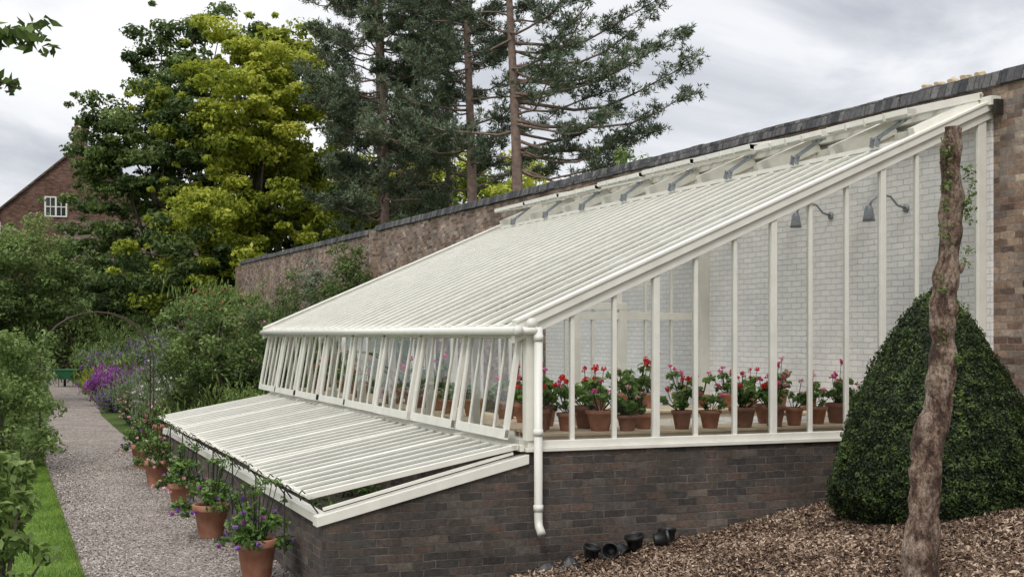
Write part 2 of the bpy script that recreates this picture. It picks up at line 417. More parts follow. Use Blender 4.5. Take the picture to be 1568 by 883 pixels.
mb=MB(); mb.box(5.34,5.44,-.14,-.09,4.70,4.86); mb.obj("ridge_end_bracket",DARKIRON,gh)
mb=MB(); mb.sm=True
gp=[(-.165,y,2.365) for y in np.linspace(-.10,GL+.05,3)]
mb.tube(gp,.042,12)
mb.tube([(-.165,-.118,2.365),(-.165,-.10,2.365)],[.05,.05],14)
mb.tube([(-.02,-.10,2.43),(-.02,-.075,2.43)],[.055,.055],14)
mb.tube([(-.14,-.075,2.365),(.045,-.085,2.365)],[.036,.036],12)
mb.tube([(.045,-.085,2.40),(.045,-.085,.62),(.045,-.10,.55),(.04,-.18,.49)],.040,14)
for z in (2.30,1.42,.72): mb.tube([(.045,-.085,z-.03),(.045,-.085,z+.03)],.047,14)
mb.obj("gutter_and_downpipe",PVC,gh)
for (Y,z) in ((2.97,3.92),(1.46,3.88)):
    e=MB(); e.sm=True
    e.tube([(5.43,Y,z-.05),(5.30,Y,z-.02),(5.20,Y,z+.08),(5.05,Y,z+.10),(4.93,Y,z+.02),(4.90,Y,z-.05)],.014,8)
    e.lathe([(.0,.07),(.035,.065),(.05,.02),(.065,-.08),(.075,-.12),(.0,-.10)],16,(4.89,Y,z-.10))
    e.tube([(5.431,Y,z-.05),(5.41,Y,z-.05)],.05,14)
    e.obj("swan_neck_light",STEEL,gh)

mb=MB()
def bench(x0,x1,y0,y1,z=1.375,along='x'):
    if along=='x':
        n=max(1,int((y1-y0)/.12))
        for k in range(n):
            a=y0+(y1-y0)*k/n; mb.box(x0,x1,a,a+(y1-y0)/n-.014,z-.025,z)
    else:
        n=max(1,int((x1-x0)/.12))
        for k in range(n):
            a=x0+(x1-x0)*k/n; mb.box(a,a+(x1-x0)/n-.014,y0,y1,z-.025,z)
    mb.box(x0+.02,x1-.02,y0+.03,y0+.07,z-.10,z-.028); mb.box(x0+.02,x1-.02,y1-.07,y1-.03,z-.10,z-.028)
    for x in (x0+.05,x1-.1):
        for y in (y0+.08,y1-.14): mb.box(x,x+.06,y,y+.06,.03,z-.10)
bench(.25,5.0,.28,1.0); bench(.25,1.0,1.02,6.0,along='y'); bench(2.2,5.2,3.3,4.2); bench(4.55,5.35,1.05,3.25,along='y')
bench(.25,1.0,6.5,12.0,along='y')
mb.obj("potting_staging",WOOD,gh)

# ------------------------------------------------------------------ cold frame
cf=empty("cold_frame"); CL=11.6
ZF=.655; ZB=1.125
mb=MB()
for a,b in ((0,.21),(CL-.21,CL)):
    mb.hexa([(-1.97,a,-.1),(-.021,a,-.1),(-.021,b,-.1),(-1.97,b,-.1),(-1.97,a,ZF),(-.021,a,ZB),(-.021,b,ZB),(-1.97,b,ZF)])
mb.box(-1.97,-1.76,.212,CL-.212,-.1,ZF-.001)
mb.obj("brick_base",BRICK_D,cf)
mb=MB(); mb.box(-1.75,-.03,.22,CL-.22,.0,.35); mb.obj("soil_bed",SOIL,cf)
mb=MB()
sl=(ZB-ZF)/1.949
def zc(x): return ZF+sl*(x+1.97)
for y0,y1 in ((-.03,.13),(CL-.13,CL+.03)):
    mb.hexa([(-2.03,y0,zc(-2.03)+.003),(-.023,y0,zc(-.023)+.003),(-.023,y1,zc(-.023)+.003),(-2.03,y1,zc(-2.03)+.003),
             (-2.03,y0,zc(-2.03)+.09),(-.023,y0,zc(-.023)+.09),(-.023,y1,zc(-.023)+.09),(-2.03,y1,zc(-2.03)+.09)])
mb.box(-2.01,-1.90,.133,CL-.133,ZF+.002,ZF+.085)
mb.box(-.10,-.061,0.0,CL,1.24,1.30)
NL=8; LM=CL/NL; gb=MB()
for k in range(NL):
    y0=LM*k+.012; y1=LM*(k+1)-.012
    t=Vector((-.12,0,1.285)); bt=Vector((-2.10,0,.915+random.uniform(-.015,.015)))
    def pt(y,f,dz=0): q=t.lerp(bt,f); return (q.x,y,q.z+dz)
    for y in (y0+.022,y1-.022): mb.beam(pt(y,0),pt(y,1),.044,.05)
    for q in range(1,5):
        y=y0+(y1-y0)*q/5; mb.beam(pt(y,.02,.0),pt(y,1.004,.0),.028,.040)
    mb.beam(pt(y0,.015),pt(y1,.015),.07,.045); mb.beam(pt(y0,.985,-.014),pt(y1,.985,-.014),.06,.022)
    if k==0: mb.beam((-1.96,y0+.03,.79),(-.16,y0+.03,1.225),.03,.028)
    gb.poly([pt(y0+.03,.03,.004),pt(y1-.03,.03,.004),pt(y1-.03,.99,.004),pt(y0+.03,.99,.004)])
mb.obj("glazed_lids",WHITE,cf,.003)
gb.obj("lid_glass",ROOFG,cf)
mb=MB()
for k in range(NL):
    for dy in (.16,LM-.16):
        y=LM*k+dy
        mb.tube([(-2.13,y,.86),(-2.15,y,.915),(-2.12,y,.95),(-2.09,y,.92)],.007,5)
        mb.beam((-1.96,y,.72),(-2.09,y,.90),.012,.012)
    y=LM*k+LM/2
    mb.tube([(-2.10,y-.02,.90),(-2.14,y,.94),(-2.16,y+.01,.88),(-2.16,y+.01,.30)],.008,6)
mb.obj("iron_stays",DARKIRON,cf)
GREEN1=leafmat("shrub_leaf",(.02,.04,.01),(.06,.11,.025),(.15,.22,.06),.3)
c=[(random.uniform(-1.6,-.3),random.uniform(.4,CL-.4),.45) for _ in range(40)]
V,var=clumps(c,.2,60,.07,.5); leaf_obj("seedlings",[(V,var,GREEN1)],cf)

# ------------------------------------------------------------------ potted plants
GLEAF=leafmat("geranium_leaf",(.03,.06,.015),(.09,.17,.035),(.20,.31,.08),.3)
def flowermat(n,a,b): return leafmat(n,a,tuple((x+y)/2 for x,y in zip(a,b)),b,.25,.6)
RED=flowermat("red_petals",(.5,.015,.02),(.8,.05,.06)); PINK=flowermat("pink_petals",(.6,.03,.18),(.85,.15,.38))
PURP=flowermat("purple_petals",(.13,.05,.24),(.28,.14,.45)); WHITEP=flowermat("white_petals",(.6,.55,.55),(.85,.8,.8)); LPINK=flowermat("pale_pink_petals",(.6,.25,.3),(.85,.5,.55))
MAG=flowermat("magenta_petals",(.20,.04,.21),(.38,.11,.40)); YEL=flowermat("orange_petals",(.6,.25,.03),(.8,.5,.1))
def potprof(r,h): return [(0,.0),(r*.66,0),(r*.68,.01),(r*.93,h*.80),(r*.94,h*.80),(r*1.04,h*.81),(r*1.07,h*.84),(r*1.07,h*.98),(r*1.04,h),(r*.93,h),(r*.90,h*.93)]
def pot_mb(r,h):
    m=MB(); m.sm=True
    m.lathe(potprof(r,h),24)
    m.cur=1; m.lathe([(r*.91,h*.92),(0,h*.93)],24); return m
protos={}
NK=9
def geranium(kind,loc,s=1,rz=0):
    e=empty("potted_geranium",loc)
    if kind not in protos:
        r,h=.115,.20
        m=pot_mb(r,h); me=m.obj("tmp",[TERRA if kind%2 else TERRA2,SOIL]); pm=me.data; bpy.data.objects.remove(me)
        nc=[11,6,14,5,9,10,3,8,12][kind]; tall=[.24,.18,.30,.14,.24,.20,.08,.26,.2][kind]
        cs=[(random.gauss(0,.085),random.gauss(0,.085),h+random.uniform(.04,tall)) for _ in range(nc)]
        V,var=clumps(cs,.058,17,.062,.85,up=.7,cvar=np.array([.4+1.0*(c[2]-h) for c in cs])+.1)
        grp=[(V,var,GLEAF)]
        st=MB(); fl=[]
        fm=[RED,PINK,RED,LPINK,PINK,RED,RED,PINK,LPINK][kind]
        for _ in range([4,3,3,2,5,1,0,4,2][kind]):
            x,y=random.gauss(0,.10),random.gauss(0,.10); z=h+tall+random.uniform(-.04,.17); fl.append((x,y,z))
            st.tube([(x*.3,y*.3,h),(x*.8,y*.8,z-.1),(x,y,z)],.004,4)
        for c in cs: st.tube([(c[0]*.2,c[1]*.2,h*.95),(c[0],c[1],c[2])],.005,4)
        if fl: V,var=clumps(fl,.036,18,.028,.95,up=.2); grp.append((V,var,fm))
        so=st.obj("tmp",[GREEN1]); sm=so.data; bpy.data.objects.remove(so)
        lo=leaf_obj("tmp",grp); lm=lo.data; bpy.data.objects.remove(lo)
        protos[kind]=(pm,sm,lm)
    for nme,me in zip(("pot","stems","foliage"),protos[kind]):
        o=bpy.data.objects.new(nme,me); link(o,e)
    e.scale=(s,s,s*random.uniform(.85,1.15)); e.rotation_euler=(0,0,rz); return e
x=.32
while x<4.9:
    geranium(random.randrange(NK),(x,.50+random.uniform(-.12,.12),1.376),random.uniform(.78,1.2),random.uniform(0,6)); x+=random.uniform(.24,.46)
for x in (.45,.95,1.5,3.1):
    geranium(random.choice((0,2,4,7)),(x,.84,1.376),random.uniform(.95,1.25),random.uniform(0,6))
x=2.35
while x<5.1:
    geranium(random.randrange(NK),(x,3.6+random.uniform(-.15,.3),1.376),random.uniform(.9,1.3),random.uniform(0,6)); x+=random.uniform(.3,.5)
for y in np.arange(1.3,11.8,.62):
    geranium(random.randrange(NK),(.6+random.uniform(-.15,.15),y,1.376),random.uniform(.9,1.3),random.uniform(0,6))
for y in (1.4,1.9,2.7):
    geranium(random.randrange(NK),(4.9,y,1.376),random.uniform(.9,1.2),random.uniform(0,6))

def petunia(loc,r=.20,h=.36,pr=.33,ph=.35,cols=(PURP,MAG)):
    e=empty("potted_petunia",loc)
    pot_mb(r,h).obj("pot",[TERRA,SOIL],e)
    cs=[]
    for _ in range(32):
        a=random.uniform(0,6.28); q=random.random()**.6*pr*random.uniform(.8,1.2); cs.append((q*math.cos(a),q*math.sin(a),h+ph*(1-.9*(q/pr)**2)*random.uniform(.1,1)-.08*(q/pr)))
    V,var=clumps(cs,.085,26,.06,.6,up=.5,cvar=np.array([.4+.5*(c[2]-h)/ph for c in cs])); g=[(V,var,GLEAF)]
    for cm,nf in zip(cols,(18,7)):
        P=[];
        for _ in range(nf):
            a=random.uniform(0,6.28); q=random.random()**.5*pr*1.15; P.append((q*math.cos(a),q*math.sin(a),h+ph*(1.05-1.1*(q/pr)**2)*random.uniform(.4,1)))
        V,var=clumps(P,.018,6,.048,.9,up=.2); g.append((V,var,cm))
    st=[(random.gauss(0,.15),random.gauss(0,.15),h+ph*random.uniform(.9,1.6)) for _ in range(14)]
    m=MB()
    for q in st: m.tube([(q[0]*.3,q[1]*.3,h),(q[0],q[1],q[2])],.004,4)
    m.obj("stems",[GREEN1],e)
    V,var=clumps(st,.06,14,.045,.5); g.append((V,var,GLEAF))
    leaf_obj("foliage",g,e); return e
petunia((-2.36,1.05,.012),.19,.40,.34,.36,(PURP,MAG))
petunia((-2.36,3.9,.012),.20,.38,.40,.35,(PURP,MAG))
petunia((-2.36,6.4,.012),.19,.36,.36,.36,(LPINK,PURP))
petunia((-2.36,9.5,.012),.19,.38,.32,.44,(LPINK,WHITEP))
petunia((-2.3,12.2,.012),.2,.42,.36,.45,(LPINK,PURP))

# ------------------------------------------------------------------ foliage library
YG=leafmat("yellow_green_leaf",(.10,.14,.015),(.33,.38,.04),(.58,.60,.10),.42)
MG=leafmat("mid_green_leaf",(.03,.055,.015),(.095,.145,.036),(.20,.27,.08),.32)
DG=leafmat("dark_green_leaf",(.02,.04,.012),(.06,.10,.028),(.13,.18,.055),.28)
LGm=leafmat("light_green_leaf",(.045,.08,.02),(.14,.205,.052),(.26,.34,.11),.32)
GREY=leafmat("grey_green_leaf",(.05,.07,.045),(.15,.185,.115),(.29,.33,.23),.25)
PINEM=leafmat("pine_needle",(.035,.052,.03),(.10,.135,.08),(.20,.245,.145),0)
BOXM=leafmat("box_leaf",(.010,.020,.005),(.036,.060,.015),(.10,.15,.035),.2)
BARK=simple("bark",(.05,.04,.03),(.15,.115,.09),6,.95,.8,.03)
PBARK=simple("pine_bark",(.13,.09,.075),(.28,.20,.165),5,.95,.8,.03)

def broadleaf(name,base,blobs,ncl,nper,L,mat,rc=(.6,1.2),trunk=.3,asp=.55,flat=.6,limbs=30,bias=0,mat2=None,holes=.25,q2=.4):
    e=empty(name,(0,0,0)); cent=[]; vv=[]
    wts=np.array([b[3]**2*b[4] for b in blobs]); wts/=wts.sum()
    seed=random.uniform(0,100)
    while len(cent)<ncl:
        b=blobs[R.choice(len(blobs),p=wts)]
        d=nrm(R.normal(size=3)); u=R.random()**(1/3.4)
        nz=mnoise.noise(Vector((d[0]*1.7+seed,d[1]*1.7,d[2]*1.7)))
        u*=1+.4*nz
        p=(b[0]+d[0]*b[3]*u,b[1]+d[1]*b[3]*u,b[2]+d[2]*b[4]*u)
        if mnoise.noise(Vector((p[0]*.35+seed,p[1]*.35,p[2]*.45)))<-holes: continue
        if p[2]<.4: continue
        cent.append(p)
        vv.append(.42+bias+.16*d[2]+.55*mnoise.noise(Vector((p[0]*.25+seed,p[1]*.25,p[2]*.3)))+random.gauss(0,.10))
    cent=np.array(cent); vv=np.array(vv); rr=R.uniform(rc[0],rc[1],ncl)
    V,var=clumps(cent,rr,nper,L,asp,flat,vv)
    k2=ncl//2; tw=cent[R.choice(ncl,k2)]+R.normal(size=(k2,3))*rc[1]*.75
    V2,var2=clumps(tw,rc[0]*.6,nper//6,L,asp,.6,np.full(k2,.5+bias)); 
    g=[(V,var,mat),(V2,var2,mat)]
    if mat2 is not None:
        k=len(V)//ncl; sel=np.repeat(vv<np.quantile(vv,q2),k)
        g=[(V[~sel],var[~sel],mat),(V[sel],var[sel]+.15,mat2),(V2,var2,mat)]
    leaf_obj("foliage",g,e)
    m=MB(); m.sm=True
    bx,by,bz=base; top=np.mean([[b[0],b[1],b[2]+b[4]*.4] for b in blobs],axis=0)
    tp=[(bx,by,bz-.1)]
    for t in (.2,.4,.6,.8,1): tp.append((bx+(top[0]-bx)*t**1.5+random.gauss(0,trunk*.3),by+(top[1]-by)*t**1.5+random.gauss(0,trunk*.3),bz+(top[2]-bz)*t))
    m.tube(tp,[trunk*1.2,trunk,trunk*.8,trunk*.6,trunk*.4,trunk*.15],10)
    for q in R.choice(ncl,min(limbs,ncl),replace=False):
        c=Vector(cent[q]); i=random.choice((1,2,3,4)); s=Vector(tp[i])
        if c.z<s.z: s=Vector(tp[1]).lerp(Vector(tp[2]),random.random())
        mid=s.lerp(c,.5)+Vector((0,0,.08*(c-s).length)); rr0=trunk*(.32 if i<3 else .2)
        m.tube([s,mid,c],[rr0,rr0*.5,rr0*.12],6)
    m.obj("trunk",BARK,e); return e

def shrub(name,x,y,r,h,mat,n=2600,L=.07,bias=0,flowers=None,z0=0,asp=.5,fl_n=60,fl_s=.05,spikes=60):
    e=empty(name,(0,0,0)); ncl=28
    cent=[];vv=[]
    sd=random.uniform(0,90)
    for _ in range(ncl):
        d=nrm(R.normal(size=3)); u=R.random()**(1/3); 
        k=1+.5*mnoise.noise(Vector((d[0]*2+sd,d[1]*2,d[2]*2)))
        cent.append((x+d[0]*r*.8*u*k,y+d[1]*r*.8*u*k,z0+h*.5+d[2]*h*.42*u*k)); vv.append(.42+bias+.18*d[2]+random.gauss(0,.1))
    V,var=clumps(cent,R.uniform(.22,.42,ncl)*min(r,h),max(5,n//ncl),L,asp,.9,np.array(vv))
    g=[(V,var,mat)]
    if spikes:
        k=spikes; P=np.array([(x+random.gauss(0,r*.5),y+random.gauss(0,r*.5),z0+h*random.uniform(.6,.95)) for _ in range(k)])
        idx=np.repeat(np.arange(k),8); T=nrm(R.normal(size=(k*8,3))*.4+[0,0,1]); 
        V=dir_arrays(P[idx]+R.normal(size=(k*8,3))*[.05,.05,.12],T,L*2.2,L*.45); g.append((V,R.normal(size=k*8)*.15+.5,mat))
    if flowers:
        P=[]
        for _ in range(fl_n):
            d=nrm(R.normal(size=3)+[0,-.4,.7]); P.append((x+d[0]*r*1.0,y+d[1]*r*1.0,z0+h*.5+d[2]*h*.52+random.uniform(-.05,.06)))
        for i,f in enumerate(flowers):
            V,var=clumps(P[i::len(flowers)],fl_s,8,fl_s*.9,.8); g.append((V,var,f))
    leaf_obj("foliage",g,e)
    m=MB()
    for _ in range(7):
        c=cent[random.randrange(ncl)]; s_=min(1,r*3); m.tube([(x+random.gauss(0,.06)*s_,y+random.gauss(0,.06)*s_,z0-.05),((x+c[0])/2,(y+c[1])/2,z0+(c[2]-z0)*.55),c],[(.02+.01*r)*s_,.015*s_,.006*s_],5)
    m.obj("stems",BARK,e); return e

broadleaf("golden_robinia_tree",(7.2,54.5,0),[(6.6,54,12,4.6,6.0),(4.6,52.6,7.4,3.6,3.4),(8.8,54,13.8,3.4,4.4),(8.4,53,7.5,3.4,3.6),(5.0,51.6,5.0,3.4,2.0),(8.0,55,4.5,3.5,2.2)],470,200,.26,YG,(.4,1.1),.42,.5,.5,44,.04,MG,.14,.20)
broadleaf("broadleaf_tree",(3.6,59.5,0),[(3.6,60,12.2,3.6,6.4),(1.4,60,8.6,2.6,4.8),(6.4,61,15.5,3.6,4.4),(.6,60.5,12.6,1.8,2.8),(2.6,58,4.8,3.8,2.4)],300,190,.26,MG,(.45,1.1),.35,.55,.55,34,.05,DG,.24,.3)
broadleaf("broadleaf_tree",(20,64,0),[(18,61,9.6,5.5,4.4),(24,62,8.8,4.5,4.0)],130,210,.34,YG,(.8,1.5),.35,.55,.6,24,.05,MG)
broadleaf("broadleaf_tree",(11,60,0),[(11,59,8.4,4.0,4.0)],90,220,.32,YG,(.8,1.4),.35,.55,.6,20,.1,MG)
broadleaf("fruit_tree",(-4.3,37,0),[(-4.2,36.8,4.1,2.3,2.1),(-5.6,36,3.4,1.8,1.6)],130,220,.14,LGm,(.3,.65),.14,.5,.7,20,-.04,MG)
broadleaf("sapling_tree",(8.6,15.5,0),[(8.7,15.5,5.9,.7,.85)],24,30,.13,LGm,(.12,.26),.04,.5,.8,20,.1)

def pine(name,base,H,z0,lmax,nb,tr,lean=(0,0),dens=1.0,sect=None,needle=.24,topbias=1.0,extra=()):
    e=empty(name,(0,0,0)); m=MB(); m.sm=True
    bx,by,bz=base; tp=[];rr=[]
    for i in range(12):
        t=i/11; tp.append(Vector((bx+lean[0]*t*H+math.sin(t*5)*.15,by+lean[1]*t*H+math.cos(t*4)*.12,bz+H*t))); rr.append(tr*(1-.8*t))
    m.tube(tp,rr,12)
    def tpos(z):
        t=min(max((z-bz)/H,0),.999)*11; i=int(t); return tp[i].lerp(tp[i+1],t-i)
    TP=[];TD=[];tv=[]
    specs=[]
    for b in range(nb):
        z=z0+(H-z0)*((b+random.random())/nb)**topbias; t=(z-z0)/(H-z0)
        az=random.uniform(0,6.283)
        if sect is not None and random.random()<.45: az=sect+random.gauss(0,.6)
        Lb=lmax*(1-.5*t)*random.uniform(.45,1.1)*(.75 if t<.1 else 1)
        specs.append((z,az,Lb,random.uniform(-.15,.40),.22))
    for s_ in extra: specs.append((*s_,.5))
    for z,az,Lb,rise,umin in specs:
        s=tpos(z); d=Vector((math.cos(az),math.sin(az),0)); side=Vector((-d.y,d.x,0))
        w=random.uniform(-.3,.3); pts=[]; ph=random.uniform(0,6)
        for q in range(7):
            u=q/6; pts.append(s+d*Lb*u+side*(w*Lb*u*u*(.3 if umin>.3 else 1)+.12*math.sin(u*7+ph))+Vector((0,0,Lb*(rise*u-.10*math.sin(u*3.1)+.12*u*u)+.10*math.sin(u*9+ph))))
        m.tube(pts,[.018+.009*Lb*(1-q/6) for q in range(7)],6)
        cv=.45+.4*mnoise.noise(Vector((s.x+d.x*3,s.y+d.y*3,z*.6)))+random.gauss(0,.08)
        ns=int(14*dens*(1.3 if umin>.3 else 1))
        for k in range(ns):
            u=random.uniform(umin,1.0)**.75; f=u*6; i=min(int(f),5); p=pts[i].lerp(pts[i+1],f-i)
            sd=(side*random.choice((-1,1))*random.uniform(.2,1)+d*random.uniform(.0,.9)+Vector((0,0,random.uniform(-.15,.75)))).normalized()
            sl_=random.uniform(.3,1.0)*(.35+.22*Lb*(1-u*.6))
            if umin>.3: sl_=min(sl_,1.1)
            q=p+sd*sl_
            m.tube([p,q],[.012,.006],4,False)
            nt_=8
            for w_ in range(nt_):
                c=p.lerp(q,.30+.75*(w_+random.random())/nt_)+Vector((random.gauss(0,.14),random.gauss(0,.14),random.gauss(0,.09)))
                TP.append(c); TD.append((sd+Vector((0,0,.5))).normalized()); tv.append(cv+random.gauss(0,.08))
    TP=np.array(TP);TD=np.array(TD);tv=np.array(tv); K=len(TP); nn_=10
    idx=np.repeat(np.arange(K),nn_); T=nrm(TD[idx]*.6+R.normal(size=(len(idx),3))*.65)
    V=dir_arrays(TP[idx],T,R.uniform(.6,1.15,len(idx))*needle,.038)
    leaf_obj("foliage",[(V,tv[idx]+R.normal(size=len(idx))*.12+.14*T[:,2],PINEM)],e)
    m.obj("trunk",PBARK,e); return e
ex=((9.2,-.4,4.6,.05),(9.8,-.2,5.6,-.02),(8.6,-.6,4.0,.0),(10.6,-.37,6.6,.02),(11.2,-.3,6.9,.12),(12.0,-.45,6.4,.14),(12.6,-.2,5.4,.25),(11.6,-.8,5.2,.1),(13.4,-.4,5.6,.2),(9.4,.2,5.0,.05))
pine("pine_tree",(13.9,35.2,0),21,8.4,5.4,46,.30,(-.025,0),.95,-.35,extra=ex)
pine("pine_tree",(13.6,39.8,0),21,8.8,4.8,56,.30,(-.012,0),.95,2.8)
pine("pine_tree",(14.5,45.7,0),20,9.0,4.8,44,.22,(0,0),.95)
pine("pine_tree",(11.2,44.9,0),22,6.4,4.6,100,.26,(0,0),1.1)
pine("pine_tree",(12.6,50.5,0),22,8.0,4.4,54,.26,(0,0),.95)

cent=[];vv=[]
for _ in range(420):
    x=random.uniform(-70,90); y=random.uniform(105,125)-.2*abs(x-10); z=random.uniform(.5,7.5)+2*mnoise.noise(Vector((x*.1,0,3)))
    cent.append((x,y,z)); vv.append(.35+.03*z+random.gauss(0,.1))
V,var=clumps(cent,R.uniform(1.8,3.2,420),110,.75,.6,.8,np.array(vv)); leaf_obj("distant_trees",[(V,var,MG)])

def hedge(name,x0,x1,y0,y1,h,mat,n,L=.14):
    P=np.stack([R.uniform(x0,x1,n),R.uniform(y0,y1,n),R.uniform(0,1,n)**.8*h],1)
    P[:,2]+=.3*np.array([mnoise.noise(Vector((p[0]*.7,p[1],p[2]))) for p in P])
    m=MB(); m.box(x0+.25,x1-.25,y0+.25,y1-.25,0,h-.35); o=m.obj(name,SOIL)
    V=leaf_arrays(P,nrm(R.normal(size=(n,3))+[0,-.5,.5]),L,L*.6); leaf_obj("foliage",[(V,R.normal(size=n)*.15+.4+.1*P[:,2]/h,mat)],o)
hedge("garden_hedge",-14,8,62.5,63.7,5.2,LGm,46000,.24)

B=[
(-.9,16.6,1.0,1.5,MG,None),(-.2,14.6,.9,1.3,LGm,None),(-1.1,14.6,.5,.75,LGm,(LPINK,WHITEP)),(-1.3,17.4,.55,.8,MG,(LPINK,PINK)),
(-1.3,19.3,.5,.8,GREY,(LPINK,WHITEP)),(-.9,21.5,.8,1.2,GREY,(WHITEP,)),(-1.3,23.7,.55,.9,MG,(LPINK,)),(.6,20.5,1.0,1.8,MG,(LPINK,)),
(-1.1,26.3,.7,1.1,GREY,None),(.3,25,.9,1.6,LGm,(WHITEP,)),(-.7,29,.8,1.3,GREY,(MAG,)),(1.8,27,1.3,2.2,MG,None),(.6,31,1.1,1.9,GREY,(PURP,WHITEP)),
(2.2,22,1.3,2.3,MG,None),(3.2,18,1.2,2.6,MG,None),(3.0,32,1.5,2.8,MG,(LPINK,)),(.4,37,1.3,2.2,GREY,(PURP,)),(-.6,36,.8,1.4,LGm,None),(2.2,40,1.8,3.0,GREY,None),
(-.6,43,1.1,1.6,GREY,(PURP,)),(.8,46,1.5,2.6,MG,None),(3.6,44,1.6,3.2,DG,None),(-.4,52,1.3,1.8,LGm,None),(1.5,54,2,3.2,MG,None),
(-4.7,27,1.1,1.9,MG,None),(-4.9,22,1.0,2.2,MG,None),(-4.8,17.2,.8,1.5,LGm,None),(-3.9,33,.8,1.3,GREY,None),(-4.6,44,1.6,2.4,MG,None),(-5,52,2,3,MG,None),
(-2.9,63,1.6,2.4,DG,None),(.5,61,1.6,3.4,LGm,None),(3.6,28,1.5,3.2,DG,None),(2.6,25,1.2,2.6,MG,None),(3.9,36,1.6,3.4,MG,None),(1.2,18,1.0,2.0,LGm,None)]
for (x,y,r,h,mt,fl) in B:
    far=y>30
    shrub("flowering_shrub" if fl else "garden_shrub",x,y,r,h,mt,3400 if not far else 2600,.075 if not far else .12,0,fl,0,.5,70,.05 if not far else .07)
shrub("purple_salvia",-1.15,33.5,.85,1.15,MAG,2400,.09,-.1,(MAG,PURP),0,.4,100,.07)
shrub("yellow_shrub",-1.3,37.5,.7,.95,YG,2000,.1,.15)
shrub("purple_salvia",-1.5,29.6,.45,.6,GREY,1400,.07,0,(PURP,),0,.4,80,.05)
REDT=flowermat("red_berries",(.35,.06,.03),(.5,.12,.06))
broadleaf("spindle_bush",(-.3,16.2,0),[(-.4,16,2.1,1.2,1.15),(.5,16.2,1.6,1.0,1.0),(-1.2,15.6,1.75,.7,.8)],120,120,.085,LGm,(.16,.36),.07,.5,.7,24,-.05,MG,.2)
shrub("red_tipped_shrub",-.5,15.9,.9,.9,LGm,900,.07,0,(REDT,),2.35,.5,40,.03)
for (y,z,r) in ((27.5,3.9,1.6),(30,4.3,1.6),(26,4.6,1.1),(33,4.0,1.7),(36,3.6,1.7),(39,3.4,1.6),(42,3.6,1.5),(24,2.9,1.3),(20,2.4,1.5)):
    cent=[(5.0+random.uniform(-.6,.35),y+random.gauss(0,r*.6),max(.3,z-abs(random.gauss(0,r*.9))+random.gauss(0,.25))) for _ in range(46)]
    V,var=clumps(cent,R.uniform(.18,.42,46),55,.11,.5); m=MB()
    for c in cent[:12]: m.tube([(5.35,y,0),(5.35,(y+c[1])/2,c[2]*.6),c],[.03,.02,.006],5)
    o=m.obj("wall_climber",BARK); leaf_obj("foliage",[(V,var,GREY if y in(30,39) else MG)],o)

def tallclimb(x,y,r,h,n,L,name="climbing_shrub",z0=0,K=60):
    cent=[(x+random.gauss(0,r*.5),y+random.gauss(0,r*.5),z0+h*random.random()) for _ in range(K)]
    cent=[(x+(c[0]-x)*(1.2-.6*(c[2]-z0)/h),c[1],c[2]) for c in cent]
    V,var=clumps(cent,.22*r+.05,n,L,.5); m=MB()
    for c in cent[:10]: m.tube([(x,y,z0-.05),((x+c[0])/2,(y+c[1])/2,c[2]*.6),c],[.02,.015,.005],5)
    o=m.obj(name,BARK); leaf_obj("foliage",[(V,var,LGm)],o)
tallclimb(-4.5,12.6,.85,2.3,95,.085,K=85)
tallclimb(-5.0,15.0,.8,2.5,90,.08)
tallclimb(-4.60,-.6,.32,1.45,26,.10,"leafy_border_plant",0)

oe=empty("oak_tree"); m=MB(); m.sm=True
m.tube([(-8.0,-2.6,-.1),(-7.9,-2.5,2),(-7.6,-2.6,4),(-7.2,-2.4,6),(-7.0,-2.4,8)],[.3,.26,.22,.16,.06],12)
m.tube([(-7.7,-2.6,3.6),(-6.4,-2.8,4.4),(-5.5,-2.85,4.25),(-4.36,-2.8,4.14)],[.12,.06,.03,.006],8)
m.tube([(-5.5,-2.85,4.25),(-4.8,-2.7,3.95),(-4.50,-2.7,3.84)],[.02,.012,.004],6)
cent=[]
for t in np.linspace(0,1,12): cent.append((-4.75+.42*t+random.gauss(0,.02),-2.8+random.gauss(0,.05),4.22-.08*t+random.gauss(0,.04)))
for t in np.linspace(0,1,6): cent.append((-4.78+.24*t,-2.7+random.gauss(0,.05),3.93-.08*t+random.gauss(0,.03)))
for _ in range(90):
    d=nrm(R.normal(size=3)); cent.append((-7.4+d[0]*2.0,-2.4+d[1]*2.2,6.8+d[2]*2.0))
for _ in range(14): t=random.random(); cent.append((-7+t*1.9,-2.8+random.gauss(0,.3),4.35+random.gauss(0,.2)))
V,var=clumps(cent,.085,9,.10,.5,up=.3); leaf_obj("foliage",[(V,var,MG)],oe); m.obj("trunk",BARK,oe)

m=MB(); m.sm=True
for y in (15.2,15.8):
    pts=[(-3.9,y,0),(-3.9,y,1.0),(-3.9,y,1.85)]
    for k in range(1,12):
        a=math.pi-math.pi*k/12; pts.append((-2.85+1.05*math.cos(a),y,1.85+.92*math.sin(a)))
    pts+=[(-1.8,y,1.85),(-1.8,y,1.0),(-1.8,y,0)]
    m.tube(pts,.014,8)
    if y<15.5: base=pts
for p in base[1:-1]: m.tube([(p[0],15.2,p[2]),(p[0],15.8,p[2])],.006,6)
for z in (.4,.7,1.3,1.6): 
    for x in (-3.9,-1.8): m.tube([(x,15.2,z),(x,15.8,z)],.006,6)
arch=m.obj("iron_garden_arch",RUST)
cent=[(-3.95+random.gauss(0,.12),15.5+random.gauss(0,.3),random.uniform(.2,2.3)) for _ in range(40)]
V,var=clumps(cent,.16,40,.07,.5); leaf_obj("climber",[(V,var,LGm)],arch)
m=MB(); m.sm=True; m.lathe([(0,0),(.10,0),(.09,.3),(.10,.62),(.13,.64),(.13,.70),(.09,.70),(.08,.62)],18,(-1.95,12.9,0.01)); m.obj("clay_rhubarb_forcer",TERRA)

